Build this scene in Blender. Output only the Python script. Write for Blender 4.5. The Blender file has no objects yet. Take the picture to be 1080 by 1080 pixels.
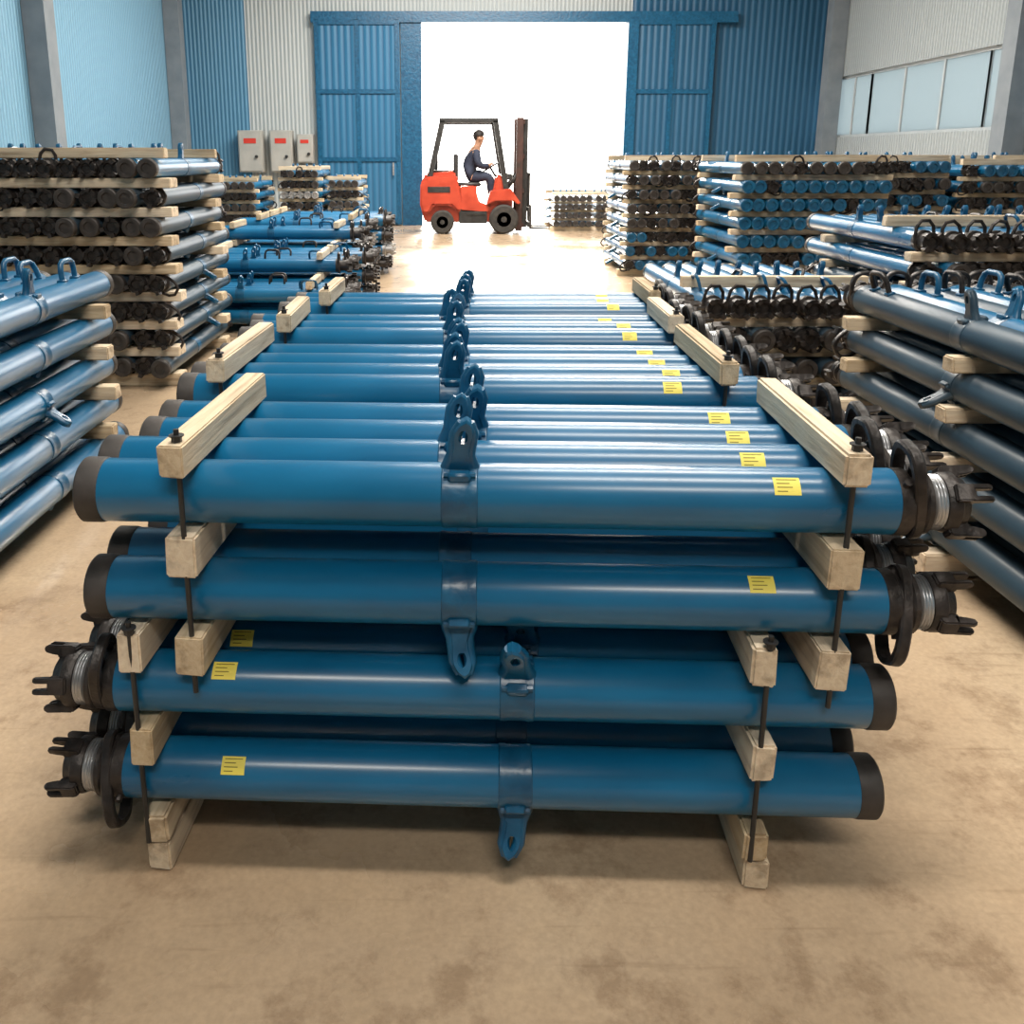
import bpy, bmesh, math, random
from mathutils import Matrix, Vector
random.seed(4)
S = bpy.context.scene
COL = S.collection
S.view_settings.view_transform = 'Standard'
PI = math.pi

# ---------------------------------------------------------------- materials
def nmat(name):
    m = bpy.data.materials.new(name); m.use_nodes = True
    nt = m.node_tree; b = nt.nodes['Principled BSDF']
    return m, nt, b
def ramp(nt, src, stops):
    r = nt.nodes.new('ShaderNodeValToRGB')
    e = r.color_ramp.elements
    while len(e) < len(stops): e.new(0.5)
    for i, (p, c) in enumerate(stops):
        e[i].position = p; e[i].color = (c[0], c[1], c[2], 1)
    nt.links.new(src, r.inputs[0]); return r
def noisy(name, c1, c2, scale=6, rough=0.5, metal=0.0, rr=0.1, bump=0.0, coat=0.0, stretch=(1,1,1), detail=4):
    m, nt, b = nmat(name)
    tc = nt.nodes.new('ShaderNodeTexCoord'); mp = nt.nodes.new('ShaderNodeMapping')
    mp.inputs['Scale'].default_value = stretch
    nt.links.new(tc.outputs['Object'], mp.inputs[0])
    n = nt.nodes.new('ShaderNodeTexNoise'); n.inputs['Scale'].default_value = scale; n.inputs['Detail'].default_value = detail
    nt.links.new(mp.outputs[0], n.inputs['Vector'])
    r = ramp(nt, n.outputs['Fac'], [(0.3, c1), (0.7, c2)])
    nt.links.new(r.outputs[0], b.inputs['Base Color'])
    mr = nt.nodes.new('ShaderNodeMapRange'); mr.inputs[3].default_value = rough-rr; mr.inputs[4].default_value = rough+rr
    nt.links.new(n.outputs['Fac'], mr.inputs[0]); nt.links.new(mr.outputs[0], b.inputs['Roughness'])
    b.inputs['Metallic'].default_value = metal
    b.inputs['Coat Weight'].default_value = coat
    b.inputs['Coat Roughness'].default_value = 0.2
    if bump:
        bp = nt.nodes.new('ShaderNodeBump'); bp.inputs['Strength'].default_value = bump; bp.inputs['Distance'].default_value = 0.01
        nt.links.new(n.outputs['Fac'], bp.inputs['Height']); nt.links.new(bp.outputs[0], b.inputs['Normal'])
    return m
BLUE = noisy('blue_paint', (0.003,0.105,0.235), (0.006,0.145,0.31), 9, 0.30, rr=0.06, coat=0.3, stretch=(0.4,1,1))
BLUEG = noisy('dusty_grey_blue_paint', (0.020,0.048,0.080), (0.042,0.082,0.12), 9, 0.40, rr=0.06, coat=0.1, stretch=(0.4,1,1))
BLUE2 = noisy('blue_paint_lug', (0.002,0.060,0.14), (0.007,0.115,0.24), 22, 0.36, coat=0.2, bump=0.4)
DARK = noisy('dark_steel', (0.011,0.0105,0.011), (0.055,0.046,0.043), 30, 0.42, metal=0.35, bump=0.5)
CAPM = noisy('rubber_cap', (0.020,0.018,0.017), (0.055,0.047,0.044), 18, 0.55, bump=0.2)
SILV = noisy('bright_steel', (0.42,0.43,0.45), (0.65,0.66,0.68), 30, 0.32, metal=0.85)
YEL = noisy('yellow_sticker', (0.88,0.74,0.10), (0.93,0.82,0.18), 8, 0.5)
INK = noisy('sticker_ink', (0.18,0.14,0.02), (0.26,0.20,0.04), 8, 0.6)
RED = noisy('forklift_orange_red', (0.36,0.035,0.015), (0.50,0.06,0.025), 5, 0.4, coat=0.2)
MASTM = noisy('mast_dark_red_brown', (0.025,0.014,0.012), (0.06,0.022,0.017), 12, 0.5)
REDP = noisy('red_panel', (0.55,0.03,0.02), (0.6,0.05,0.03), 5, 0.5)
BLACK = noisy('black_paint', (0.012,0.012,0.013), (0.03,0.03,0.03), 10, 0.45)
TYRE = noisy('tyre_rubber', (0.02,0.02,0.02), (0.05,0.045,0.04), 12, 0.85)
HUB = noisy('wheel_hub', (0.30,0.24,0.2), (0.42,0.36,0.32), 12, 0.6)
SKIN = noisy('skin', (0.45,0.24,0.15), (0.55,0.3,0.2), 8, 0.6)
HAIR = noisy('hair', (0.01,0.008,0.007), (0.03,0.02,0.02), 30, 0.6)
CLOTH = noisy('navy_workwear', (0.014,0.02,0.04), (0.03,0.038,0.07), 12, 0.85)
GREYP = noisy('grey_cabinet_paint', (0.36,0.36,0.34), (0.45,0.44,0.41), 4, 0.5)
FRAME = noisy('window_frame_paint', (0.36,0.40,0.42), (0.44,0.47,0.49), 4, 0.5)
PILLAR = noisy('column_paint', (0.16,0.19,0.22), (0.22,0.25,0.28), 4, 0.6)
WHT = noisy('worn_steel_end', (0.25,0.25,0.26), (0.45,0.45,0.45), 10, 0.45, metal=0.4)

def wood_mat():
    m, nt, b = nmat('pale_timber')
    tc = nt.nodes.new('ShaderNodeTexCoord'); mp = nt.nodes.new('ShaderNodeMapping')
    oi = nt.nodes.new('ShaderNodeObjectInfo')
    ad = nt.nodes.new('ShaderNodeVectorMath'); ad.operation = 'ADD'
    nt.links.new(tc.outputs['Object'], mp.inputs[0]); nt.links.new(mp.outputs[0], ad.inputs[0])
    ms = nt.nodes.new('ShaderNodeMath'); ms.operation = 'MULTIPLY'; ms.inputs[1].default_value = 40
    nt.links.new(oi.outputs['Random'], ms.inputs[0]); nt.links.new(ms.outputs[0], ad.inputs[1])
    n = nt.nodes.new('ShaderNodeTexNoise'); n.inputs['Scale'].default_value = 1.0; n.inputs['Detail'].default_value = 7
    n.inputs['Distortion'].default_value = 0.5; n.inputs['Roughness'].default_value = 0.65
    mp.inputs['Scale'].default_value = (5, 70, 70)
    nt.links.new(ad.outputs[0], n.inputs['Vector'])
    r = ramp(nt, n.outputs['Fac'], [(0.22,(0.46,0.33,0.20)), (0.42,(0.68,0.53,0.35)), (0.75,(0.81,0.69,0.50))])
    n2 = nt.nodes.new('ShaderNodeTexNoise'); n2.inputs['Scale'].default_value = 0.4; n2.inputs['Detail'].default_value = 6
    nt.links.new(ad.outputs[0], n2.inputs['Vector'])
    r2 = ramp(nt, n2.outputs['Fac'], [(0.34,(0.5,0.45,0.41)), (0.50,(1,1,1))])
    mx = nt.nodes.new('ShaderNodeMix'); mx.data_type='RGBA'; mx.blend_type='MULTIPLY'; mx.inputs[0].default_value = 0.7
    nt.links.new(r.outputs[0], mx.inputs[6]); nt.links.new(r2.outputs[0], mx.inputs[7])
    hs = nt.nodes.new('ShaderNodeHueSaturation')
    mr = nt.nodes.new('ShaderNodeMapRange'); mr.inputs[3].default_value = 0.78; mr.inputs[4].default_value = 1.12
    mr2 = nt.nodes.new('ShaderNodeMapRange'); mr2.inputs[3].default_value = 1.1; mr2.inputs[4].default_value = 0.75
    nt.links.new(oi.outputs['Random'], mr.inputs[0]); nt.links.new(mr.outputs[0], hs.inputs['Value'])
    nt.links.new(oi.outputs['Random'], mr2.inputs[0]); nt.links.new(mr2.outputs[0], hs.inputs['Saturation'])
    nt.links.new(mx.outputs[2], hs.inputs['Color']); nt.links.new(hs.outputs[0], b.inputs['Base Color'])
    b.inputs['Roughness'].default_value = 0.85
    bp = nt.nodes.new('ShaderNodeBump'); bp.inputs['Strength'].default_value = 0.5; bp.inputs['Distance'].default_value = 0.005
    nt.links.new(n.outputs['Fac'], bp.inputs['Height']); nt.links.new(bp.outputs[0], b.inputs['Normal'])
    return m
WOOD = wood_mat()

def floor_mat():
    m, nt, b = nmat('worn_concrete_floor')
    tc = nt.nodes.new('ShaderNodeTexCoord')
    n1 = nt.nodes.new('ShaderNodeTexNoise'); n1.inputs['Scale'].default_value = 0.8; n1.inputs['Detail'].default_value = 6; n1.inputs['Roughness'].default_value = 0.6
    n2 = nt.nodes.new('ShaderNodeTexNoise'); n2.inputs['Scale'].default_value = 90; n2.inputs['Detail'].default_value = 3
    n3 = nt.nodes.new('ShaderNodeTexNoise'); n3.inputs['Scale'].default_value = 6.0; n3.inputs['Detail'].default_value = 12; n3.inputs['Roughness'].default_value = 0.72
    mp = nt.nodes.new('ShaderNodeMapping'); mp.inputs['Rotation'].default_value=(0,0,0.5); mp.inputs['Scale'].default_value=(3,40,1)
    n4 = nt.nodes.new('ShaderNodeTexNoise'); n4.inputs['Scale'].default_value = 1.0; n4.inputs['Detail'].default_value = 3
    nt.links.new(tc.outputs['Object'], mp.inputs[0]); nt.links.new(mp.outputs[0], n4.inputs['Vector'])
    for n in (n1,n2,n3): nt.links.new(tc.outputs['Object'], n.inputs['Vector'])
    r1 = ramp(nt, n1.outputs['Fac'], [(0.3,(0.37,0.265,0.17)), (0.5,(0.47,0.35,0.235)), (0.7,(0.56,0.435,0.30))])
    r2 = ramp(nt, n2.outputs['Fac'], [(0.3,(0.90,0.90,0.90)), (0.7,(1.05,1.05,1.05))])
    r3 = ramp(nt, n3.outputs['Fac'], [(0.36,(0.66,0.62,0.59)), (0.47,(1,1,1)), (0.66,(1.07,1.06,1.04))])
    r4 = ramp(nt, n4.outputs['Fac'], [(0.63,(1,1,1)), (0.74,(0.76,0.74,0.72))])
    cur = r1.outputs[0]
    for rr_, f in ((r2,1.0),(r3,0.75),(r4,0.65)):
        mx = nt.nodes.new('ShaderNodeMix'); mx.data_type='RGBA'; mx.blend_type='MULTIPLY'; mx.inputs[0].default_value = f
        nt.links.new(cur, mx.inputs[6]); nt.links.new(rr_.outputs[0], mx.inputs[7]); cur = mx.outputs[2]
    nt.links.new(cur, b.inputs['Base Color'])
    rr = ramp(nt, n1.outputs['Fac'], [(0.38,(0.30,0.30,0.30)), (0.60,(0.13,0.13,0.13))])
    nt.links.new(rr.outputs[0], b.inputs['Roughness'])
    bp = nt.nodes.new('ShaderNodeBump'); bp.inputs['Strength'].default_value = 0.05; bp.inputs['Distance'].default_value = 0.006
    nt.links.new(n2.outputs['Fac'], bp.inputs['Height']); nt.links.new(bp.outputs[0], b.inputs['Normal'])
    return m
FLOOR = floor_mat()
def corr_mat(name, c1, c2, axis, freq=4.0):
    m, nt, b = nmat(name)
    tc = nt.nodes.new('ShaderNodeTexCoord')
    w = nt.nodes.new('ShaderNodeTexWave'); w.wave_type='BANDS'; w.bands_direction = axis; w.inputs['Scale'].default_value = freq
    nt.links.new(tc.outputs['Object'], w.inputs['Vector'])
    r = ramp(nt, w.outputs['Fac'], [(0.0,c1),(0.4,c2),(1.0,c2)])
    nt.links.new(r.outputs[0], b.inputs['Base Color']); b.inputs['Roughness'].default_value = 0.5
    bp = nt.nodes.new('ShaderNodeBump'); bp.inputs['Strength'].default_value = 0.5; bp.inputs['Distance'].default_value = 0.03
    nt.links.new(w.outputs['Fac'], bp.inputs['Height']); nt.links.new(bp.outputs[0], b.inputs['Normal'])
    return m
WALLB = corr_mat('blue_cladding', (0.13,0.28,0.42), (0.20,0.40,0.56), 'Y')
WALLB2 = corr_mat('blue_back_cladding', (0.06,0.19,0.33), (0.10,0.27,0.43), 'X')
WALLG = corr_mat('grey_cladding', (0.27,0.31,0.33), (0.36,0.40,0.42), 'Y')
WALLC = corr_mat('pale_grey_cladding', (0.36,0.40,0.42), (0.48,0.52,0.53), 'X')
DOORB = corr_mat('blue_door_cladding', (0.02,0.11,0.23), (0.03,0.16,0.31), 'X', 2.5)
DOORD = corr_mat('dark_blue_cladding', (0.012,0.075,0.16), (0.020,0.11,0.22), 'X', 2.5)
CEIL = noisy('ceiling_sheet', (0.18,0.19,0.19), (0.25,0.26,0.26), 2, 0.7)
DARKW = noisy('front_wall_sheet', (0.16,0.17,0.18), (0.22,0.23,0.24), 2, 0.7)
OUTG = noisy('yard_concrete', (0.72,0.68,0.62), (0.80,0.77,0.72), 0.6, 0.8)
def frosted():
    m, nt, b = nmat('frosted_glazing')
    t = nt.nodes.new('ShaderNodeBsdfTranslucent'); t.inputs[0].default_value = (0.28,0.32,0.34,1)
    mx = nt.nodes.new('ShaderNodeMixShader'); mx.inputs[0].default_value = 0.8
    b.inputs['Base Color'].default_value = (0.5,0.6,0.65,1); b.inputs['Roughness'].default_value = 0.3
    nt.links.new(b.outputs[0], mx.inputs[1]); nt.links.new(t.outputs[0], mx.inputs[2])
    nt.links.new(mx.outputs[0], nt.nodes['Material Output'].inputs[0])
    return m
GLAZ = frosted()

# ---------------------------------------------------------------- mesh builder
class MB:
    def __init__(s): s.v=[]; s.f=[]; s.m=[]; s.mats=[]
    def mi(s, mat):
        if mat not in s.mats: s.mats.append(mat)
        return s.mats.index(mat)
    def add(s, verts, faces, mat, M=None):
        o = len(s.v); k = s.mi(mat)
        s.v += [tuple(M @ Vector(v)) if M else tuple(v) for v in verts]
        for f in faces: s.f.append(tuple(i+o for i in f)); s.m.append(k)
        return s
    def extend(s, o, M):
        off = len(s.v); s.v += [tuple(M @ Vector(v)) for v in o.v]
        for f, k in zip(o.f, o.m):
            s.f.append(tuple(i+off for i in f)); s.m.append(s.mi(o.mats[k]))
    def lathe(s, prof, mat, seg=32, M=None, close=True):
        vs=[]; fs=[]
        for x, r in prof:
            for i in range(seg):
                a = 2*PI*i/seg; vs.append((x, r*math.cos(a), r*math.sin(a)))
        n = len(prof)
        for j in range(n-1):
            for i in range(seg):
                k=(i+1)%seg; fs.append((j*seg+i, j*seg+k, (j+1)*seg+k, (j+1)*seg+i))
        if close:
            fs.append(tuple(range(seg))); fs.append(tuple((n-1)*seg+i for i in reversed(range(seg))))
        return s.add(vs, fs, mat, M)
    def cyl(s, p0, p1, r, mat, seg=16, r1=None):
        p0=Vector(p0); p1=Vector(p1); d=p1-p0
        q = Vector((1,0,0)).rotation_difference(d.normalized()).to_matrix().to_4x4()
        return s.lathe([(0,r),(d.length, r if r1 is None else r1)], mat, seg, Matrix.Translation(p0)@q)
    def box(s, c, d, mat, bev=0.0, M=None):
        bm = bmesh.new(); bmesh.ops.create_cube(bm, size=1)
        for v in bm.verts: v.co = Vector((v.co.x*d[0]+c[0], v.co.y*d[1]+c[1], v.co.z*d[2]+c[2]))
        if bev: bmesh.ops.bevel(bm, geom=bm.edges[:], offset=bev, segments=1, affect='EDGES')
        bm.verts.index_update()
        s.add([v.co.copy() for v in bm.verts], [[v.index for v in f.verts] for f in bm.faces], mat, M); bm.free(); return s
    def tube(s, pts, r, mat, seg=10, closed=False):
        pts=[Vector(p) for p in pts]; n=len(pts); vs=[]; fs=[]
        up=None
        for i,p in enumerate(pts):
            if closed: t = pts[(i+1)%n]-pts[i-1]
            else: t = pts[min(i+1,n-1)]-pts[max(i-1,0)]
            t.normalize()
            if up is None:
                up = t.orthogonal().normalized()
            up = (up - t*up.dot(t)).normalized(); w = t.cross(up)
            rr = r[i] if isinstance(r,(list,tuple)) else r
            for k in range(seg):
                a=2*PI*k/seg; vs.append(p+up*(rr*math.cos(a))+w*(rr*math.sin(a)))
        m = n if closed else n-1
        for j in range(m):
            j2=(j+1)%n
            for k in range(seg):
                k2=(k+1)%seg; fs.append((j*seg+k, j*seg+k2, j2*seg+k2, j2*seg+k))
        if not closed:
            fs.append(tuple(range(seg))); fs.append(tuple((n-1)*seg+k for k in reversed(range(seg))))
        return s.add(vs, fs, mat)
    def prism(s, poly, y0, y1, mat, M=None, bev=0.0):
        bm=bmesh.new()
        a=[bm.verts.new((x,y0,z)) for x,z in poly]; c=[bm.verts.new((x,y1,z)) for x,z in poly]
        n=len(poly); bm.faces.new(a); bm.faces.new(list(reversed(c)))
        for i in range(n):
            k=(i+1)%n; bm.faces.new((a[i],c[i],c[k],a[k]))
        bmesh.ops.recalc_face_normals(bm,faces=bm.faces[:])
        if bev:
            ed=[e for e in bm.edges if e.calc_face_angle(0)>0.6]
            bmesh.ops.bevel(bm, geom=ed, offset=bev, segments=2, affect='EDGES')
        bm.verts.index_update()
        s.add([v.co.copy() for v in bm.verts], [[v.index for v in f.verts] for f in bm.faces], mat, M); bm.free(); return s
    def ringplate(s, outer, inner, y0, y1, mat, M=None, ch=0.0):
        n=len(outer)
        cx=sum(p[0] for p in outer)/n; cz=sum(p[1] for p in outer)/n
        def shrink(p, c):
            d=math.hypot(p[0]-cx,p[1]-cz); f=(d+c)/d; return (cx+(p[0]-cx)*f, cz+(p[1]-cz)*f)
        o2=[shrink(p,-ch) for p in outer]
        loops=[[(x,y0,z) for x,z in inner],[(x,y0,z) for x,z in o2],[(x,y0+ch,z) for x,z in outer],[(x,y1-ch,z) for x,z in outer],[(x,y1,z) for x,z in o2],[(x,y1,z) for x,z in inner]]
        vs=[v for l in loops for v in l]; fs=[]
        L=len(loops)
        for j in range(L):
            j2=(j+1)%L
            for i in range(n):
                k=(i+1)%n; fs.append((j*n+i,j*n+k,j2*n+k,j2*n+i))
        return s.add(vs, fs, mat, M)
    def mesh(s, name, smooth=True):
        me = bpy.data.meshes.new(name); me.from_pydata([tuple(v) for v in s.v], [], s.f)
        for m in s.mats: me.materials.append(m)
        me.polygons.foreach_set('material_index', s.m)
        bm = bmesh.new(); bm.from_mesh(me); bmesh.ops.recalc_face_normals(bm, faces=bm.faces[:]); bm.to_mesh(me); bm.free()
        if smooth:
            me.polygons.foreach_set('use_smooth', [True]*len(me.polygons)); me.set_sharp_from_angle(angle=math.radians(38))
        me.update(); return me

def obj(name, me, M=None, parent=None, label=None, cat=None, group=None, kind=None):
    o = bpy.data.objects.new(name, me); COL.objects.link(o)
    if parent:
        o.parent = parent
        if M is not None: o.matrix_local = M
    elif M is not None: o.matrix_world = M
    if label: o['label']=label
    if cat: o['category']=cat
    if group: o['group']=group
    if kind: o['kind']=kind
    return o
T = Matrix.Translation
def R(a, ax): return Matrix.Rotation(a, 4, ax)

# ---------------------------------------------------------------- hydraulic prop (axis along local X, cap at x=0, crown near 1.58, ear towards +Z)
LUGX = 0.68
def ear_outline():
    out=[]; inn=[]
    key=[(0.0,0.028),(0.10,0.021),(0.22,0.0165),(0.45,0.0165),(0.65,0.019),(0.8,0.0175),(0.93,0.011),(1.0,0.0)]
    z0,z1=0.048,0.150
    def hw(t):
        for (a,b),(c,d) in zip(key,key[1:]):
            if a<=t<=c: return b+(d-b)*(t-a)/(c-a)
        return 0
    cv=lambda t: 0.012*t*t
    ts=[0,0.08,0.16,0.26,0.36,0.48,0.6,0.7,0.8,0.88,0.94,0.98]
    right=[(cv(t)+hw(t),z0+(z1-z0)*t) for t in ts]
    left=[(cv(t)-hw(t),z0+(z1-z0)*t) for t in reversed(ts)]
    loop=right+[(cv(1),z1)]+left
    hc=0.118; hx=cv((hc-z0)/(z1-z0))
    for x,z in loop:
        a=math.atan2(z-hc,x-hx); inn.append((hx+0.009*math.cos(a),hc+0.0135*math.sin(a)))
    return loop, inn
o_, i_ = ear_outline()
def body(mat): return MB().lathe([(0.03,0.054),(0.035,0.0572),(1.40,0.0572),(1.41,0.0582),(1.44,0.0582)], mat, 40)
P_body = body(BLUE)
P_cap = MB().lathe([(0.0,0.040),(0.0,0.055),(0.004,0.0592),(0.036,0.0592),(0.042,0.0578),(0.044,0.055)], CAPM, 36)
P_cap.lathe([(0.001,0.0),(0.001,0.028),(-0.003,0.028),(-0.003,0.001)], CAPM, 20, close=False)
def lug(mat):
    q = MB().lathe([(LUGX-0.033,0.0565),(LUGX-0.030,0.0592),(LUGX-0.022,0.0597),(LUGX-0.016,0.0584),(LUGX+0.016,0.0584),(LUGX+0.022,0.0597),(LUGX+0.030,0.0592),(LUGX+0.033,0.0565)], mat, 36)
    q.ringplate(o_, i_, -0.013, 0.013, mat, T((LUGX,0,0)), 0.004)
    for s_ in (-1,1):
        q.tube([(LUGX+s_*0.022,0,0.048),(LUGX+s_*0.018,0,0.064),(LUGX+s_*0.0145+0.001,0,0.080),(LUGX+s_*0.0145+0.004,0,0.100),(LUGX+s_*0.0145+0.007,0,0.120),(LUGX+s_*0.007+0.010,0,0.142)],[0.016,0.0135,0.0115,0.0115,0.012,0.009],mat,10)
    for s_ in (-1,1):
        q.box((LUGX,s_*0.030,0.052),(0.040,0.020,0.018),mat,0.004,)
        q.cyl((LUGX-0.028,s_*0.030,0.055),(LUGX+0.028,s_*0.030,0.055),0.0055,mat,6)
    return q
P_lug=lug(BLUE2)
P_valve = MB().lathe([(1.430,0.052),(1.430,0.0592),(1.452,0.0592),(1.456,0.053),(1.474,0.053),(1.478,0.0565),(1.486,0.0565),(1.490,0.048)], DARK, 36)
P_valve.cyl((1.465,0,0.05),(1.465,0,0.066),0.011,DARK,10)
P_valve.cyl((1.44,-0.03,0.047),(1.44,-0.038,0.058),0.007,DARK,8)
prof = [(1.488,0.043)]
for i in range(4):
    prof += [(1.492+i*0.0055,0.047),(1.4945+i*0.0055,0.049)]
prof += [(1.515,0.044)]
P_thread = MB().lathe(prof, SILV, 32)
P_crown = MB().lathe([(1.511,0.042),(1.513,0.050),(1.520,0.053),(1.534,0.053),(1.540,0.046),(1.552,0.042),(1.556,0.036),(1.556,0.022),(1.548,0.016)], DARK, 32)
for k in range(4):
    Mk = R(k*PI/2+PI/4, 'X')
    # forked claw: two prongs with a notch between them
    P_crown.prism([(1.520,0.040),(1.520,0.059),(1.526,0.0635),(1.552,0.0635),(1.556,0.040)], -0.0150, 0.0150, DARK, Mk, 0.0025)
    for s_ in (-1,1):
        P_crown.prism([(1.546,0.044),(1.546,0.0635),(1.574,0.0645),(1.582,0.060),(1.580,0.051),(1.566,0.047)], s_*0.0105-0.0045, s_*0.0105+0.0045, DARK, Mk, 0.0018)
n_=40; do=[];di=[]; pts=[]
for i in range(n_):
    a=2*PI*i/n_; c,s=math.cos(a),math.sin(a)
    y=math.copysign(abs(c)**0.75,c); z=math.copysign(abs(s)**0.9,s)
    wob=1+0.03*math.sin(3*a)
    do.append((0.0565*y,0.090*z*wob+0.026)); di.append((0.0440*y,0.0755*z+0.026)); pts.append((1.465,0.05*y,0.083*z+0.026))
P_ring = MB().ringplate(do, di, -0.0105, 0.0105, DARK, T((1.465,0,0))@R(math.radians(-9),'Y')@R(PI/2,'Z'), 0.0035)
P_ring.box((1.465,0,-0.050),(0.026,0.034,0.020), DARK, 0.005)
hp=[(-0.060,0.050),(-0.060,0.098),(-0.052,0.122),(-0.034,0.132),(0.034,0.132),(0.052,0.122),(0.060,0.098),(0.060,0.050)]
def hand(mat,r,x0):
    q=MB().tube([(x0+x,0,z) for x,z in hp],r,mat,12)
    for s_ in (-1,1): q.box((x0+s_*0.060,0,0.058),(0.036,0.032,0.014),BLUE2,0.003)
    return q
def sticker(sgn):
    mb = MB(); x0,x1 = 1.205,1.25; r=0.0578
    def patch(xa,xb,a0,a1,rr,mat):
        n=6; vs=[]; fs=[]
        for i in range(n+1):
            a=a0+(a1-a0)*i/n
            for x in (xa,xb): vs.append((x, -sgn*rr*math.sin(a), rr*math.cos(a)))
        for i in range(n): fs.append((2*i,2*i+1,2*i+3,2*i+2))
        mb.add(vs,fs,mat)
    patch(x0,x1,math.radians(26),math.radians(59),r,YEL)
    for j,(u0,u1) in enumerate([(0.12,0.88),(0.12,0.6),(0.12,0.7),(0.12,0.5)]):
        if sgn<0: u0,u1 = 1-u1,1-u0
        a=math.radians(30+j*7.2)
        patch(x0+(x1-x0)*u0, x0+(x1-x0)*u1, a, a+math.radians(1.6), r+0.0003, INK)
    return mb
ME = {}
for nm, mb in [('cylinder_body',P_body),('end_cap',P_cap),('lug_handle',P_lug),('valve_collar',P_valve),('threaded_neck',P_thread),('crown_head',P_crown),('carrying_ring',P_ring),('hk',hand(DARK,0.010,1.22)),('hb',hand(BLUE2,0.011,0.28)),('hb2',hand(BLUE2,0.011,1.22))]:
    ME[nm]=mb.mesh('rod_handle' if nm in('hk','hb','hb2') else nm)
ME['stickA']=sticker(1).mesh('label_sticker'); ME['stickB']=sticker(-1).mesh('label_sticker')
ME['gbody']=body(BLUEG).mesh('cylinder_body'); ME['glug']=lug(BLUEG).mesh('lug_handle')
def prop(M, label, group, stick=None, roll=0.0, handle=None, grey=False):
    e = obj('hydraulic_prop', None, M, label=label, cat='hydraulic prop', group=group)
    e.empty_display_size = 0.1
    for nm in ('cylinder_body','end_cap','lug_handle','valve_collar','threaded_neck','crown_head','carrying_ring'):
        mm = ME[{'cylinder_body':'gbody','lug_handle':'glug'}.get(nm,nm)] if grey else ME[nm]
        obj(nm, mm, parent=e)
    if stick:
        obj('label_sticker', ME[stick], T((random.uniform(-0.02,0.02),0,0))@R(-roll+math.radians(random.uniform(-7,5)),'X'), parent=e, label='yellow printed sticker')
    if handle: obj('rod_handle', ME[handle], T((random.uniform(-0.08,0.08),0,0))@R(random.uniform(-0.45,0.45),'X'), parent=e, label='thick steel rod handle')
    return e
def far_proto(capmat, headmat=DARK, hnd=0, bmat=BLUE):
    mb = MB().lathe([(0.03,0.055),(1.44,0.055)], bmat, 20)
    mb.lathe([(0.010,0.030),(0.0,0.032),(0.0,0.052),(0.005,0.0575),(0.045,0.0575),(0.045,0.05)], capmat, 20)
    mb.lathe([(1.44,0.0575),(1.47,0.0575),(1.475,0.044),(1.53,0.044)], headmat, 16)
    mb.lathe([(1.53,0.05),(1.55,0.05),(1.55,0.03),(1.54,0.025)], headmat, 14)
    for k in range(4): mb.box((1.555,0,0.048),(0.04,0.022,0.024), headmat, 0, R(k*PI/2+PI/4,'X'))
    mb.lathe([(LUGX-0.035,0.0575),(LUGX+0.035,0.0575)], BLUE2, 16)
    mb.ringplate(o_, i_, -0.014, 0.014, BLUE2, T((LUGX,0,0)), 0.003)
    mb.tube([(p[0],p[1],p[2]) for p in pts[::4]], 0.0095, headmat, 6, closed=True)
    if hnd:
        q=MB().tube([((1.22 if hnd>0 else 0.9)+x,0,z) for x,z in hp],0.0095,BLUE2 if hnd>0 else DARK,6); mb.extend(q,R(0.35*hnd,'X'))
    return mb
PR={'k':far_proto(CAPM),'b':far_proto(BLUE2),'w':far_proto(WHT,WHT),'h':far_proto(CAPM,hnd=1),'i':far_proto(CAPM,hnd=-1.4),'g':far_proto(CAPM,bmat=BLUEG)}
FM = {k:v.mesh('hydraulic_prop') for k,v in PR.items()}

# ---------------------------------------------------------------- timber
TIM={}
def timber(c, length, w, h, axis, group, label='pale sawn timber batten between prop layers'):
    var=random.randrange(3)
    key=(round(length,3),round(w,3),round(h,3),var)
    if key not in TIM:
        mb=MB(); bm=bmesh.new(); bmesh.ops.create_cube(bm,size=1)
        for v in bm.verts: v.co=Vector((v.co.x*(length+random.uniform(-0.008,0.008)),v.co.y*w*random.uniform(0.91,1.05),v.co.z*h))
        bmesh.ops.bevel(bm, geom=bm.edges[:], offset=0.003+0.001*var, segments=2, affect='EDGES')
        bm.verts.index_update()
        mb.add([v.co.copy() for v in bm.verts],[[v.index for v in f.verts] for f in bm.faces],WOOD); bm.free()
        TIM[key]=mb.mesh('timber_batten',False)
    M = c if isinstance(c, Matrix) else T(c)
    if axis=='Y': M = M @ R(PI/2,'Z')
    return obj('timber_batten', TIM[key], M @ R(random.uniform(-0.03,0.03),'Z'), label=label, cat='timber', group=group)

# ---------------------------------------------------------------- main pile
H=1.35
LZ=[0.186,0.378,0.572,0.764]
def rod(M, z0, z1):
    k=('rod',round(z1-z0,3))
    if k not in TIM:
        TIM[k]=MB().cyl((0,0,0),(0,0,z1-z0),0.0048,BLACK,10).mesh('tie_rod')
        TIM['nut']=MB().lathe([(-0.006,0.009),(0.006,0.009)],BLACK,6,R(PI/2,'Y')).lathe([(-0.008,0.013),(-0.006,0.013)],BLACK,16,R(PI/2,'Y')).mesh('nut')
    o = obj('tie_rod', TIM[k], M@T((0,0,z0)), label='thin black threaded tie rod clamping timber battens', cat='tie rod', group='tie rods of the central prop pile')
    obj('nut', TIM['nut'], T((0,0,z1-z0-0.018)), parent=o)
BUN=[(1.51,4,-2.4,0.006,0.132,-0.462,0.675),(2.18,4,-1.4,-0.01,0.124,-0.545,0.675),(2.82,3,-0.8,-0.01,0.123,-0.505,0.705),(3.34,3,-0.4,0.02,0.122,-0.475,0.725)]
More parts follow.
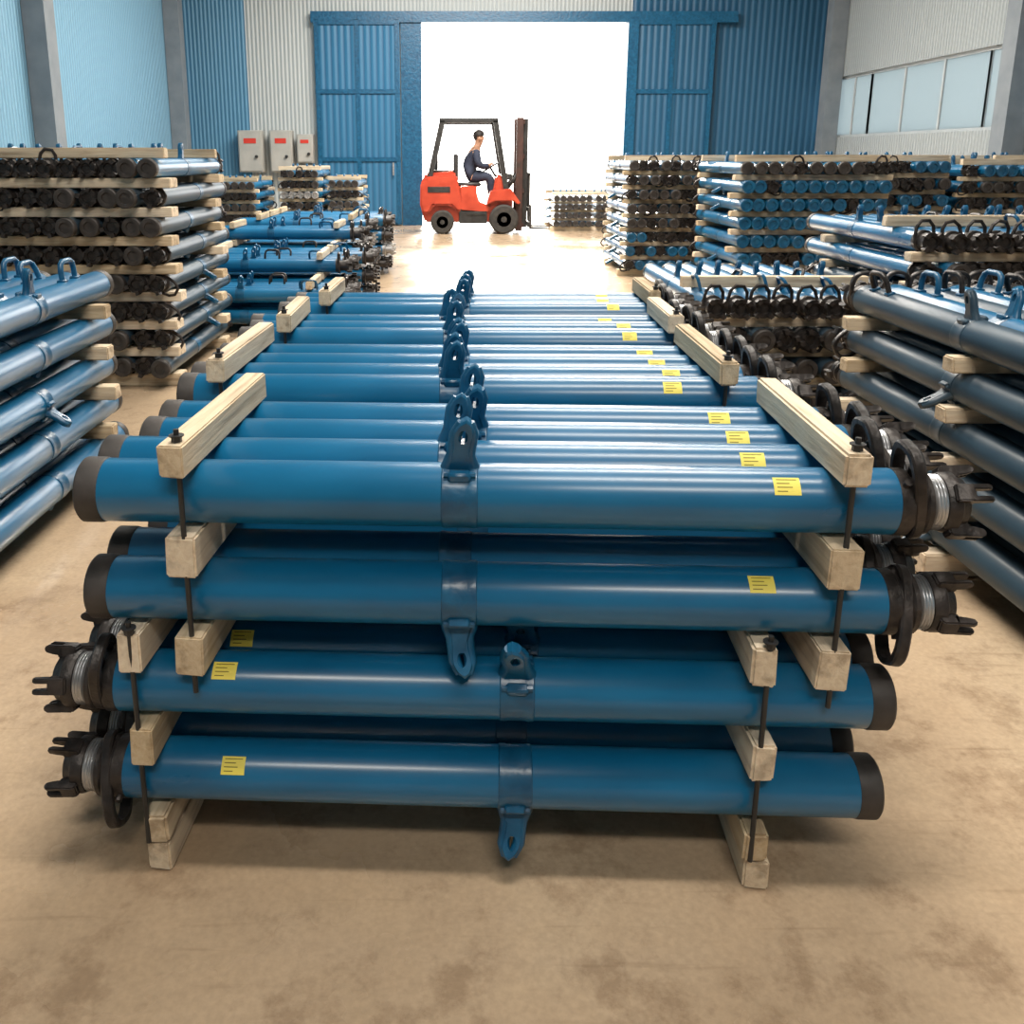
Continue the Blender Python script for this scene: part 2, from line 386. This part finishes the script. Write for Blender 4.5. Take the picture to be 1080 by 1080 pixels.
for b,(y0,cnt,an,xo,PITCH,XL_,XR_) in enumerate(BUN):
    yc = y0 + (cnt-1)*0.5*PITCH
    B = T((0.08+xo,yc,0)) @ R(math.radians(an),'Z') @ T((-0.08,-yc,0))
    for L,z in enumerate(LZ):
        if b>=2 and L==0: continue
        for k in range(cnt):
            y = y0+k*PITCH
            jx = random.uniform(-0.022,0.022) if k else 0
            up = (L in (1,3))
            if L==3: roll=math.radians(random.uniform(-16,20) if k else 8)
            elif up: roll=math.radians(30 if k==0 else 36)
            else: roll=PI-math.radians(26 if k==0 else 36)
            lab='blue steel hydraulic prop with dark end cap and eye lug'
            if L>=2:
                M = B @ T((-0.662+jx,y,z)) @ R(roll,'X'); st='stickA'
            else:
                roll=-roll
                M = B @ T((0.805+jx,y,z)) @ R(PI,'Z') @ R(roll,'X'); st='stickB'
            if k>0 and not (L==3 or (L==1 and k==1)): st=None
            prop(M, lab, 'props of the central pile', st, roll)
    bl=(cnt-1)*PITCH+0.155; yb=y0-0.09+bl/2
    g='timber battens of the central prop pile'
    for X in (XL_,XR_):
        timber(B@T((X,yb-0.015,0.764+0.0575+0.029)), bl-0.02, 0.046, 0.058, 'Y', g, 'pale sawn timber batten clamped across top of blue props')
        timber(B@T((X,yb+0.01,0.668)), bl, 0.056, 0.077, 'Y', g)
        timber(B@T((X,yb+0.01,0.475)), bl, 0.054, 0.077, 'Y', g)
        rod(B@T((X,y0-0.072,0)), 0.40, 0.902)
    for X in (XL_-0.115,XR_-0.11):
        timber(B@T((X,yb+0.015,0.475)), bl, 0.044, 0.077, 'Y', g)
        timber(B@T((X,yb+0.015,0.282)), bl, 0.044, 0.076, 'Y', g)
        timber(B@T((X+0.012,yb+0.02,0.0965)), bl, 0.046, 0.063, 'Y', g)
        timber(B@T((X+0.018,yb+0.024,0.0325)), bl, 0.046, 0.064, 'Y', g, 'pale sawn timber batten lying on concrete floor')
        rod(B@T((X,y0-0.070,0)), 0.07, 0.537)

# ---------------------------------------------------------------- Y-running stacks
STUFF = MB()
def ystack(x0, n, y0, layers, group, mode='far', caps=None, face=False, dz=0.176, label='blue hydraulic prop with dark round end cap', pitch=0.12, z0=0.075, top=True, handle=None, grey=None, yys=(0.15,1.25), tw=0.08):
    gap = dz-0.11
    for L in range(layers):
        z = z0 + 0.055 + L*dz
        for k in range(n):
            x = x0 + 0.06 + k*pitch
            jy = random.uniform(-0.035,0.035)
            lean = 60 if dz<0.185 else 40
            rl = math.radians(random.uniform(-14,14)) if L==layers-1 else PI+math.radians(random.choice((-1,1))*lean)
            rl = R(rl,'X')
            fl = face(L,k) if callable(face) else face
            if fl: M = T((x,y0+1.6+jy,z)) @ R(-PI/2,'Z') @ rl
            else:  M = T((x,y0+jy,z)) @ R(PI/2,'Z') @ rl
            c = caps[L%len(caps)] if caps else 'k'
            if L==layers-1 and handle and mode=='far' and c=='k': c=random.choice('hik')
            elif grey and grey(L,k) and c=='k': c='g'
            if mode=='near': prop(M, label, group, handle=((handle if isinstance(handle,str) else handle[k%len(handle)]) if L==layers-1 else None), grey=bool(grey and grey(L,k)))
            elif mode=='far': obj('hydraulic_prop', FM[c], M, label=label, cat='hydraulic prop', group=group)
            else: STUFF.extend(PR[c], M)
        W = n*pitch
        zz = z0/2 if L==0 else z0+L*dz-gap/2
        hh = z0 if L==0 else gap
        if mode=='near': hh-=0.004
        for yy in yys:
            timber((x0+W/2+random.uniform(-0.02,0.02), y0+yy, zz), W+0.09, tw, hh, 'X', 'timber battens of the '+group)
    if top:
        ztop = z0+layers*dz-gap+0.03
        for yy in (yys if top is True else top):
            timber((x0+n*pitch/2, y0+yy, ztop), n*pitch+0.05, 0.06, 0.06, 'X', 'timber battens of the '+group, 'pale sawn timber batten lying across prop stack')
alt=lambda L,k: L%2==0
rnd=lambda p: (lambda L,k: random.random()<p)
ystack(-2.05, 5, 2.25, 5, 'near prop stack beside the central pile', 'near', face=True, dz=0.170, z0=0.085, label='blue hydraulic prop with black end cap in stacked bundle', top=False, handle='hb', yys=(0.22,1.40), tw=0.07)
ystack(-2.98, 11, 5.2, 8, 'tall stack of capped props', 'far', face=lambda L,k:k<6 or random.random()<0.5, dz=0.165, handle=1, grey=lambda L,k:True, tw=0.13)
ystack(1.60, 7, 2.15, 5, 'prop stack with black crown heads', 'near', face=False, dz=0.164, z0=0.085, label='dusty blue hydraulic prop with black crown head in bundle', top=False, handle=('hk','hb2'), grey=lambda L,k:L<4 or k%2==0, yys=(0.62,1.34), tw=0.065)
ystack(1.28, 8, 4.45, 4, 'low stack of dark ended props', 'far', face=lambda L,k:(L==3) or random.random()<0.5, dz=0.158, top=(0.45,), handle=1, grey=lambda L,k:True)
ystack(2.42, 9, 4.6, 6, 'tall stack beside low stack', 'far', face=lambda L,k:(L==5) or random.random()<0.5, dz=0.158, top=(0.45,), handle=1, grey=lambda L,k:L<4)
ystack(2.55, 11, 8.1, 8, 'x0', 'stuff', caps=['k','k','b','b','b','b','b','k'], face=rnd(0.15), dz=0.16)
ystack(2.0, 8, 10.4, 8, 'x1', 'stuff', caps=['b','b','b','k','k','k','k','k'], face=rnd(0.4), dz=0.16)
ystack(4.15, 6, 9.0, 8, 'x2', 'stuff', caps=['b','k','b','k','k'], face=rnd(0.4), dz=0.16)
ystack(5.0, 6, 8.9, 8, 'x10', 'stuff', caps=['k','k','b','k','k'], face=rnd(0.4), dz=0.155)
ystack(5.85, 8, 9.8, 8, 'x3', 'stuff', face=rnd(0.5), dz=0.16)
ystack(-2.65, 5, 14.2, 7, 'x4', 'stuff', caps=['k','w','k'], face=rnd(0.5), dz=0.16)
ystack(-1.95, 4, 14.6, 6, 'x5', 'stuff', dz=0.16,face=alt)
ystack(-3.75, 7, 13.6, 6, 'x9', 'stuff', dz=0.16,face=alt)
ystack(-4.3, 7, 7.4, 8, 'x6', 'stuff', dz=0.155)
ystack(1.90, 6, 17.0, 4, 'x7', 'stuff', dz=0.155)
ystack(2.68, 5, 17.0, 4, 'x8', 'stuff', dz=0.155)
for o in COL.objects:
    if o.get('group','').startswith('timber battens of the x'):
        o['group']='timber battens of the distant prop stacks'
for bnd in range(8):
    y0 = 7.0+bnd*0.60
    nl = 2 if bnd<1 else (4 if bnd in (3,5,6,7) else 3)
    xj=random.uniform(-0.08,0.12)
    for L in range(nl):
        for k in range(4):
            M = T((-2.38+xj+random.uniform(-0.05,0.05), y0+k*0.12, 0.13+L*0.165)) @ R(math.radians(random.uniform(-12,12)) if L==nl-1 else PI+random.choice((-1,1))*0.9,'X')
            c='w' if (bnd+L)%3==1 and L<nl-1 else 'k'
            if L==nl-1: obj('hydraulic_prop', FM[random.choice('khi')], M, label='blue hydraulic prop with worn crown head in low bundle', cat='hydraulic prop', group='low bundles of props lying crosswise')
            else: STUFF.extend(PR[c], M)
        for X in (-2.1,-1.1):
            timber((X,y0+0.18, 0.0375 if L==0 else 0.075+L*0.165-0.0275), 0.5, 0.06, 0.075 if L==0 else 0.055, 'Y', 'timber battens of the low bundles')
    for X in (-2.1,-1.1):
        timber((X,y0+0.18, 0.075+0.11+(nl-1)*0.165+0.03), 0.5, 0.05, 0.06, 'Y', 'timber battens of the low bundles')
obj('distant_prop_stacks', STUFF.mesh('distant_prop_stacks'), Matrix(), label='distant stacks of blue hydraulic props with capped ends', cat='hydraulic props', kind='stuff')

# ---------------------------------------------------------------- forklift
F = T((0.44,16.9,0))
fk = obj('forklift', None, F, label='orange-red forklift truck with dark mast in doorway', cat='forklift')
mb = MB().prism([(-0.92,0.20),(-0.98,0.42),(-0.98,0.90),(-0.90,1.06),(-0.38,1.10),(-0.30,0.80),(-0.24,0.50),(0.20,0.44),(0.28,0.62),(0.36,1.02),(0.46,1.06),(0.56,0.84),(0.66,0.58),(0.66,0.22),(0.30,0.20),(-0.3,0.20)],-0.42,0.42,RED,None,0.03)
mb.prism([(-0.30,0.18),(-0.30,0.44),(0.2,0.40),(0.2,0.18)],-0.50,0.50,BLACK,None,0.01)
mb.prism([(-0.95,0.36),(-1.0,0.52),(-0.99,0.86),(-0.9,1.0),(-0.34,1.04),(-0.24,0.40),(-0.34,0.40),(-0.44,0.50),(-0.76,0.50),(-0.84,0.36)],-0.54,0.54,RED,None,0.035)
mb.prism([(0.18,0.50),(0.26,0.76),(0.62,0.80),(0.80,0.54),(0.74,0.52),(0.68,0.58),(0.34,0.58)],-0.55,0.55,RED,None,0.015)
mb.prism([(-0.28,0.38),(-0.28,0.84),(-0.02,0.84),(0.06,0.56),(0.24,0.50),(0.24,0.38)],-0.50,0.50,RED,None,0.02)
for s_ in (-1,1):
    mb.box((-0.66,s_*0.545,0.78),(0.40,0.012,0.10),BLACK,0.003)
    mb.box((0.0,s_*0.505,0.36),(0.34,0.02,0.05),BLACK,0.003)
mb.box((-0.62,0,1.09),(0.46,0.62,0.05),BLACK,0.015)
mb.cyl((-0.72,0.25,1.0),(-0.72,0.25,1.45),0.035,BLACK,12)
obj('chassis', mb.mesh('chassis'), parent=fk)
mb = MB()
for y in (-0.44,0.44):
    for p0,p1 in (((-0.82,1.0),(-0.60,1.96)),((0.54,0.78),(0.34,1.96))):
        mb.prism([(p0[0]-0.046,p0[1]),(p0[0]+0.046,p0[1]),(p1[0]+0.046,p1[1]),(p1[0]-0.046,p1[1])],y-0.035,y+0.035,BLACK)
    mb.box((-0.13,y,1.965),(1.04,0.07,0.08),BLACK,0.01)
for i in range(9):
    x=-0.60+i*0.117; mb.box((x,0,1.975),(0.035,0.90,0.05),BLACK)
obj('overhead_guard', mb.mesh('overhead_guard'), parent=fk)
mb = MB()
for y in (-0.32,0.32):
    mb.box((0.78,y,1.03),(0.12,0.07,1.98),MASTM,0.006); mb.box((0.88,y*0.75,1.05),(0.10,0.05,1.90),BLACK,0.006)
for z in (0.14,0.75,1.35,1.95): mb.box((0.82,0,z),(0.10,0.66,0.08),MASTM,0.006)
for y in (-0.08,0.08): mb.cyl((0.80,y,0.15),(0.80,y,1.6),0.03,SILV,10)
for y in (-0.30,0.30): mb.cyl((0.45,y,0.62),(0.76,y,1.05),0.03,BLACK,10)
obj('mast', mb.mesh('mast'), parent=fk)
mb = MB()
for z in (0.16,0.42): mb.box((0.96,0,z),(0.04,0.85,0.08),BLACK,0.005)
for i in range(6): mb.box((0.965,-0.35+i*0.14,0.75),(0.02,0.03,0.6),BLACK)
mb.box((0.965,0,1.05),(0.03,0.75,0.04),BLACK)
for y in (-0.25,0.25):
    mb.prism([(0.98,0.50),(1.01,0.50),(1.02,0.11),(1.35,0.09),(1.35,0.07),(0.98,0.07)],y-0.05,y+0.05,DARK)
obj('fork_carriage', mb.mesh('fork_carriage'), parent=fk)
def wheel(x,y,r,w):
    m = MB().lathe([(-w/2,r*0.5),(-w/2,r*0.88),(-w*0.35,r),(w*0.35,r),(w/2,r*0.88),(w/2,r*0.5)],TYRE,28,R(PI/2,'Z'))
    m.lathe([(-w*0.42,0.02),(-w*0.5,r*0.2),(-w*0.5,r*0.5),(w*0.5,r*0.5),(w*0.5,r*0.2),(w*0.42,0.02)],HUB,20,R(PI/2,'Z'))
    obj('wheel', m.mesh('wheel'), T((x,y,r)), parent=fk)
for y in (-0.50,0.50):
    wheel(-0.60,y,0.21,0.17); wheel(0.50,y,0.26,0.21)
mb = MB().box((-0.12,0,0.86),(0.44,0.46,0.08),BLACK,0.03); mb.box((-0.36,0,1.15),(0.09,0.44,0.50),BLACK,0.03,)
mb.box((-0.15,0,0.66),(0.34,0.5,0.34),RED,0.01)
obj('seat', mb.mesh('seat'), parent=fk)
mb = MB(); mb.cyl((0.40,0,0.95),(0.27,0,1.16),0.02,BLACK,8)
sw=[]
for i in range(20):
    a=2*PI*i/20; sw.append(Vector((0.27,0,1.16))+Vector((0.6,0,0.35)).normalized()*0.16*math.cos(a)+Vector((0,1,0))*0.16*math.sin(a))
mb.tube(sw,0.013,BLACK,8,closed=True); mb.cyl(sw[0],sw[10],0.01,BLACK,6)
obj('steering_wheel', mb.mesh('steering_wheel'), parent=fk)
for s_ in (-1,1):
    mb = MB().box((0.60,s_*0.42,1.0),(0.08,0.12,0.10),BLACK,0.01)
    mb.box((0.645,s_*0.42,1.0),(0.01,0.09,0.07),WHT)
    mb.cyl((0.5,s_*0.42,0.9),(0.58,s_*0.42,0.97),0.012,BLACK,6)
    obj('headlight', mb.mesh('headlight'), parent=fk)

def skinned(name, nodes, edges, mat, parent, add=0.0, root=0):
    me = bpy.data.meshes.new(name); me.from_pydata([n[0] for n in nodes],edges,[]); me.materials.append(mat)
    o = obj(name, me, parent=parent)
    sk = o.modifiers.new('skin','SKIN'); sk.use_smooth_shade=True
    for i,n in enumerate(nodes):
        r=n[1]+add; me.skin_vertices[0].data[i].radius = (r,r if len(n)<3 else n[2]+add)
        me.skin_vertices[0].data[i].use_root = (i==root)
    sb=o.modifiers.new('sub','SUBSURF'); sb.levels=1; sb.render_levels=2
    return o
HX=0.07
def person_nodes(clothes):
    N=[((-0.14,0,1.02),0.16,0.14)]; E=[]
    def chain(start, items):
        p=start
        for it in items:
            N.append(it); E.append((p,len(N)-1)); p=len(N)-1
        return p
    chest=chain(0,[((-0.12,0,1.16),0.15,0.13),((-0.06,0,1.32),0.165,0.13),((-0.01,0,1.44),0.13,0.10)])
    if not clothes:
        chain(chest,[((0.03,0,1.53),0.058),((HX-0.01,0,1.60),0.078),((HX,0,1.67),0.096),((HX,0,1.745),0.078)])
    for s in (-1,1):
        w=chain(chest,[((0.0,s*0.19,1.42),0.066),((0.05,s*0.25,1.20),0.054),((0.16,s*0.19,1.17),0.046),((0.24,s*0.14,1.20),0.032)])
        if not clothes:
            pl=chain(w,[((0.275,s*0.135,1.22),0.032)])
            for f in range(4):
                dy=(f-1.5)*0.018
                chain(pl,[((0.30,s*0.13+dy,1.235),0.0085),((0.32,s*0.13+dy,1.22),0.008),((0.315,s*0.13+dy,1.20-0.003*abs(f-1)),0.007)])
            chain(w,[((0.265,s*0.10,1.205),0.009),((0.285,s*0.09,1.20),0.008)])
        k=chain(0,[((-0.06,s*0.10,0.99),0.10),((0.26,s*0.16,1.0),0.075),((0.30,s*0.16,0.72),0.056),((0.30,s*0.15,0.56),0.045)])
        if not clothes:
            chain(k,[((0.31,s*0.15,0.50),0.04),((0.42,s*0.15,0.49),0.03)])
    return N,E
driver = obj('person', None, F@T((0,-0.02,0)), label='seated forklift driver in dark navy workwear holding steering wheel', cat='person')
N,E = person_nodes(False); skinned('body',N,E,SKIN,driver)
N,E = person_nodes(True); skinned('workwear',N,E,CLOTH,driver,add=0.018)
mb=MB()
bm=bmesh.new(); bmesh.ops.create_uvsphere(bm,u_segments=16,v_segments=10,radius=0.108)
geo=[v for v in bm.verts if v.co.z<-0.02 and v.co.x>-0.02]; bmesh.ops.delete(bm,geom=geo,context='VERTS')
bm.verts.index_update()
mb.add([v.co+Vector((HX-0.012,0,1.718)) for v in bm.verts],[[v.index for v in f.verts] for f in bm.faces],HAIR); bm.free()
obj('hair', mb.mesh('hair'), parent=driver)
mb=MB()
for s in(-1,1):
    mb.lathe([(0,0.001),(0.004,0.012),(0.010,0.008),(0.012,0.001)],BLACK,10,T((HX+0.086,s*0.035,1.685)))
mb.cyl((HX+0.088,0,1.675),(HX+0.120,0,1.645),0.012,SKIN,8); mb.box((HX+0.090,0,1.62),(0.01,0.045,0.01),REDP)
for s in(-1,1): mb.lathe([(-0.02,0.004),(-0.02,0.026),(0.0,0.03),(0.01,0.01)],SKIN,12,T((HX,s*0.098,1.665))@R(s*PI/2,'Z'))
obj('face_features', mb.mesh('face_features'), parent=driver)
for s in(-1,1):
    mb=MB().prism([(0.25,0.44),(0.25,0.52),(0.30,0.56),(0.36,0.52),(0.46,0.50),(0.48,0.44)],s*0.15-0.045,s*0.15+0.045,BLACK)
    obj('shoe', mb.mesh('shoe'), parent=driver)

# ---------------------------------------------------------------- building shell
def structure(name, c, d, mat, label=None):
    o = obj(name, MB().box((0,0,0),d,mat).mesh(name,False), T(c), label=label or name.replace('_',' '), cat='building', kind='structure'); return o
XL,XR,YB,YF,ZC = -5.3,7.3,18.6,-5.0,6.0
structure('floor',(1.0,(YB+YF)/2,-0.05),(XR-XL+0.4,YB-YF+0.3,0.1),FLOOR,'worn tan concrete warehouse floor')
structure('trim_1',(1.0,YB+30.2,-0.06),(120,60,0.1),OUTG,'bright concrete yard outside the doorway')
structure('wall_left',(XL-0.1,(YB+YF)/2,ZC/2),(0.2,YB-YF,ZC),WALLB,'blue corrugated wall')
structure('wall_front',(1.0,YF-0.1,ZC/2),(XR-XL+0.4,0.2,ZC),DARKW,'grey sheet wall')
structure('wall_back_left',((XL-4.0)/2,YB+0.1,ZC/2),(-4.0-XL,0.2,ZC),WALLB2,'blue corrugated wall')
structure('wall_back',((-4.0-0.65)/2,YB+0.1,ZC/2),(4.0-0.65,0.2,ZC),WALLC,'pale grey corrugated wall')
structure('wall_back_upper',(1.425,YB+0.1,4.95),(4.15,0.2,2.1),WALLC,'pale grey corrugated wall above doorway')
structure('wall_back_blue',(5.4,YB+0.1,ZC/2),(3.8,0.2,ZC),DOORD,'dark blue corrugated wall beside doorway')
structure('wall_right',(XR+0.1,(YB+YF)/2,0.85),(0.2,YB-YF,1.7),WALLG,'grey corrugated wall under windows')
structure('wall_right_upper',(XR+0.1,(YB+YF)/2,4.4),(0.2,YB-YF,3.2),WALLG,'grey corrugated wall above windows')
structure('ceiling',(1.0,(YB+YF)/2,ZC+0.05),(XR-XL+0.4,YB-YF,0.1),CEIL,'sheet metal warehouse roof')
wi=1
y=YF
while y < YB-0.5:
    y2=min(y+3.6,YB); L=y2-y; mb=MB()
    mb.box((0,0,0),(0.02,L,1.1),GLAZ)
    for i in range(4): mb.box((0,-L/2+L*i/3,0),(0.06,0.05,1.1),FRAME)
    for z in (-0.53,0.53): mb.box((0,0,z),(0.07,L,0.05),FRAME)
    obj('window_%d'%wi, mb.mesh('window',False), T((XR+0.1,(y+y2)/2,2.25)), label='frosted strip window with grey frame', cat='window', kind='structure')
    wi+=1; y=y2
def leaf(name,x0,x1,z1,y,mat):
    mb=MB(); w=x1-x0
    mb.box((0,0,z1/2),(w,0.06,z1-0.02),mat)
    for x in (-w/2+0.05,0,w/2-0.05): mb.box((x,-0.045,z1/2),(0.08,0.03,z1-0.02),BLUE2)
    for z in (0.08,z1*0.33,z1*0.66,z1-0.06): mb.box((0,-0.05,z),(w,0.03,0.08),BLUE2)
    mb.box((w/2-0.15,-0.09,1.1),(0.03,0.04,0.25),SILV)
    obj(name, mb.mesh(name,False), T(((x0+x1)/2,y,0.01)), label='blue sheet metal sliding door leaf', cat='door', kind='structure')
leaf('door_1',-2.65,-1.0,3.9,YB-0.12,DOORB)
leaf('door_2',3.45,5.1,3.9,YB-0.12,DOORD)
structure('trim_2',(-0.78,YB-0.06,1.95),(0.40,0.14,3.9),BLUE2,'blue steel door jamb')
structure('trim_3',(3.5,YB-0.06,1.95),(0.2,0.3,3.9),BLUE2,'blue steel door jamb')
structure('trim_4',(1.4,YB-0.1,3.95),(8.2,0.16,0.2),BLUE2,'blue sliding door rail')
ci=5
for yy in (6,12,17.8):
    structure('trim_%d'%ci,(XR-0.15,yy,3),(0.28,0.3,5.98),PILLAR,'grey steel column'); ci+=1
    structure('trim_%d'%ci,(XL+0.15,yy,3),(0.28,0.3,5.98),PILLAR,'grey steel column'); ci+=1
for i,(x,w,h,z) in enumerate([(-3.95,0.48,0.80,1.45),(-3.35,0.44,0.80,1.45),(-2.88,0.32,0.55,1.5)]):
    c=obj('electrical_cabinet',MB().box((0,0,0),(w,0.30,h),GREYP,0.01).mesh('cabinet_body'),T((x,YB-0.16,z)),label='grey wall mounted electrical cabinet with red warning plate',cat='cabinet',group='electrical cabinets on the wall')
    obj('door',MB().box((0,0,0),(w-0.05,0.02,h-0.05),GREYP,0.004).mesh('door'),T((0,-0.16,0)),parent=c)
    obj('warning_plate',MB().box((0,0,0),(w*0.5,0.008,h*0.12),REDP).mesh('plate'),T((0,-0.175,h*0.25)),parent=c)
    obj('switch',MB().cyl((0,0,0),(0,-0.04,0),0.03,BLACK,12).mesh('switch'),T((w*0.25,-0.17,-0.1)),parent=c)

# ---------------------------------------------------------------- lights
def area(loc, sx, sy, e, rot=(0,0,0), col=(1,0.93,0.83)):  # added fill light under the roof, not a fitting of the hall
    l=bpy.data.lights.new('overhead_fill_light','AREA'); l.shape='RECTANGLE'; l.size=sx; l.size_y=sy; l.energy=e; l.color=col
    o=bpy.data.objects.new('overhead_fill_light',l); COL.objects.link(o); o.location=loc; o.rotation_euler=rot; return o
area((0.4,-2.6,5.8),3,0.6,215)  # added behind the camera to light the pile's front faces
area((0.4,1.2,5.8),3,0.5,195)
area((0.6,5.0,5.8),3,0.6,280)
area((0.6,9.5,5.8),5,1.2,520)  # far pair of fills, set stronger to brighten the far floor
area((0.6,14.0,5.8),4,1.6,950)
sun=bpy.data.lights.new('sun','SUN'); sun.energy=12; sun.angle=0.3; sun.color=(1,0.91,0.76)
so=bpy.data.objects.new('sun',sun); COL.objects.link(so); so.rotation_euler=(math.radians(-70),0,math.radians(4))
w=bpy.data.worlds.new('w'); S.world=w; w.use_nodes=True
bg=w.node_tree.nodes['Background']; bg.inputs[0].default_value=(1.0,0.97,0.92,1); bg.inputs[1].default_value=7.0

# ---------------------------------------------------------------- camera
cam=bpy.data.cameras.new('cam'); co=bpy.data.objects.new('camera',cam); COL.objects.link(co); S.camera=co
co.location=(0,0,H); co.rotation_euler=(math.radians(90-14),0,0)
cam.sensor_width=36; cam.lens=36*950/1080
cam.shift_x=64/1080; cam.shift_y=-138/1080
cam.clip_start=0.05; cam.clip_end=200
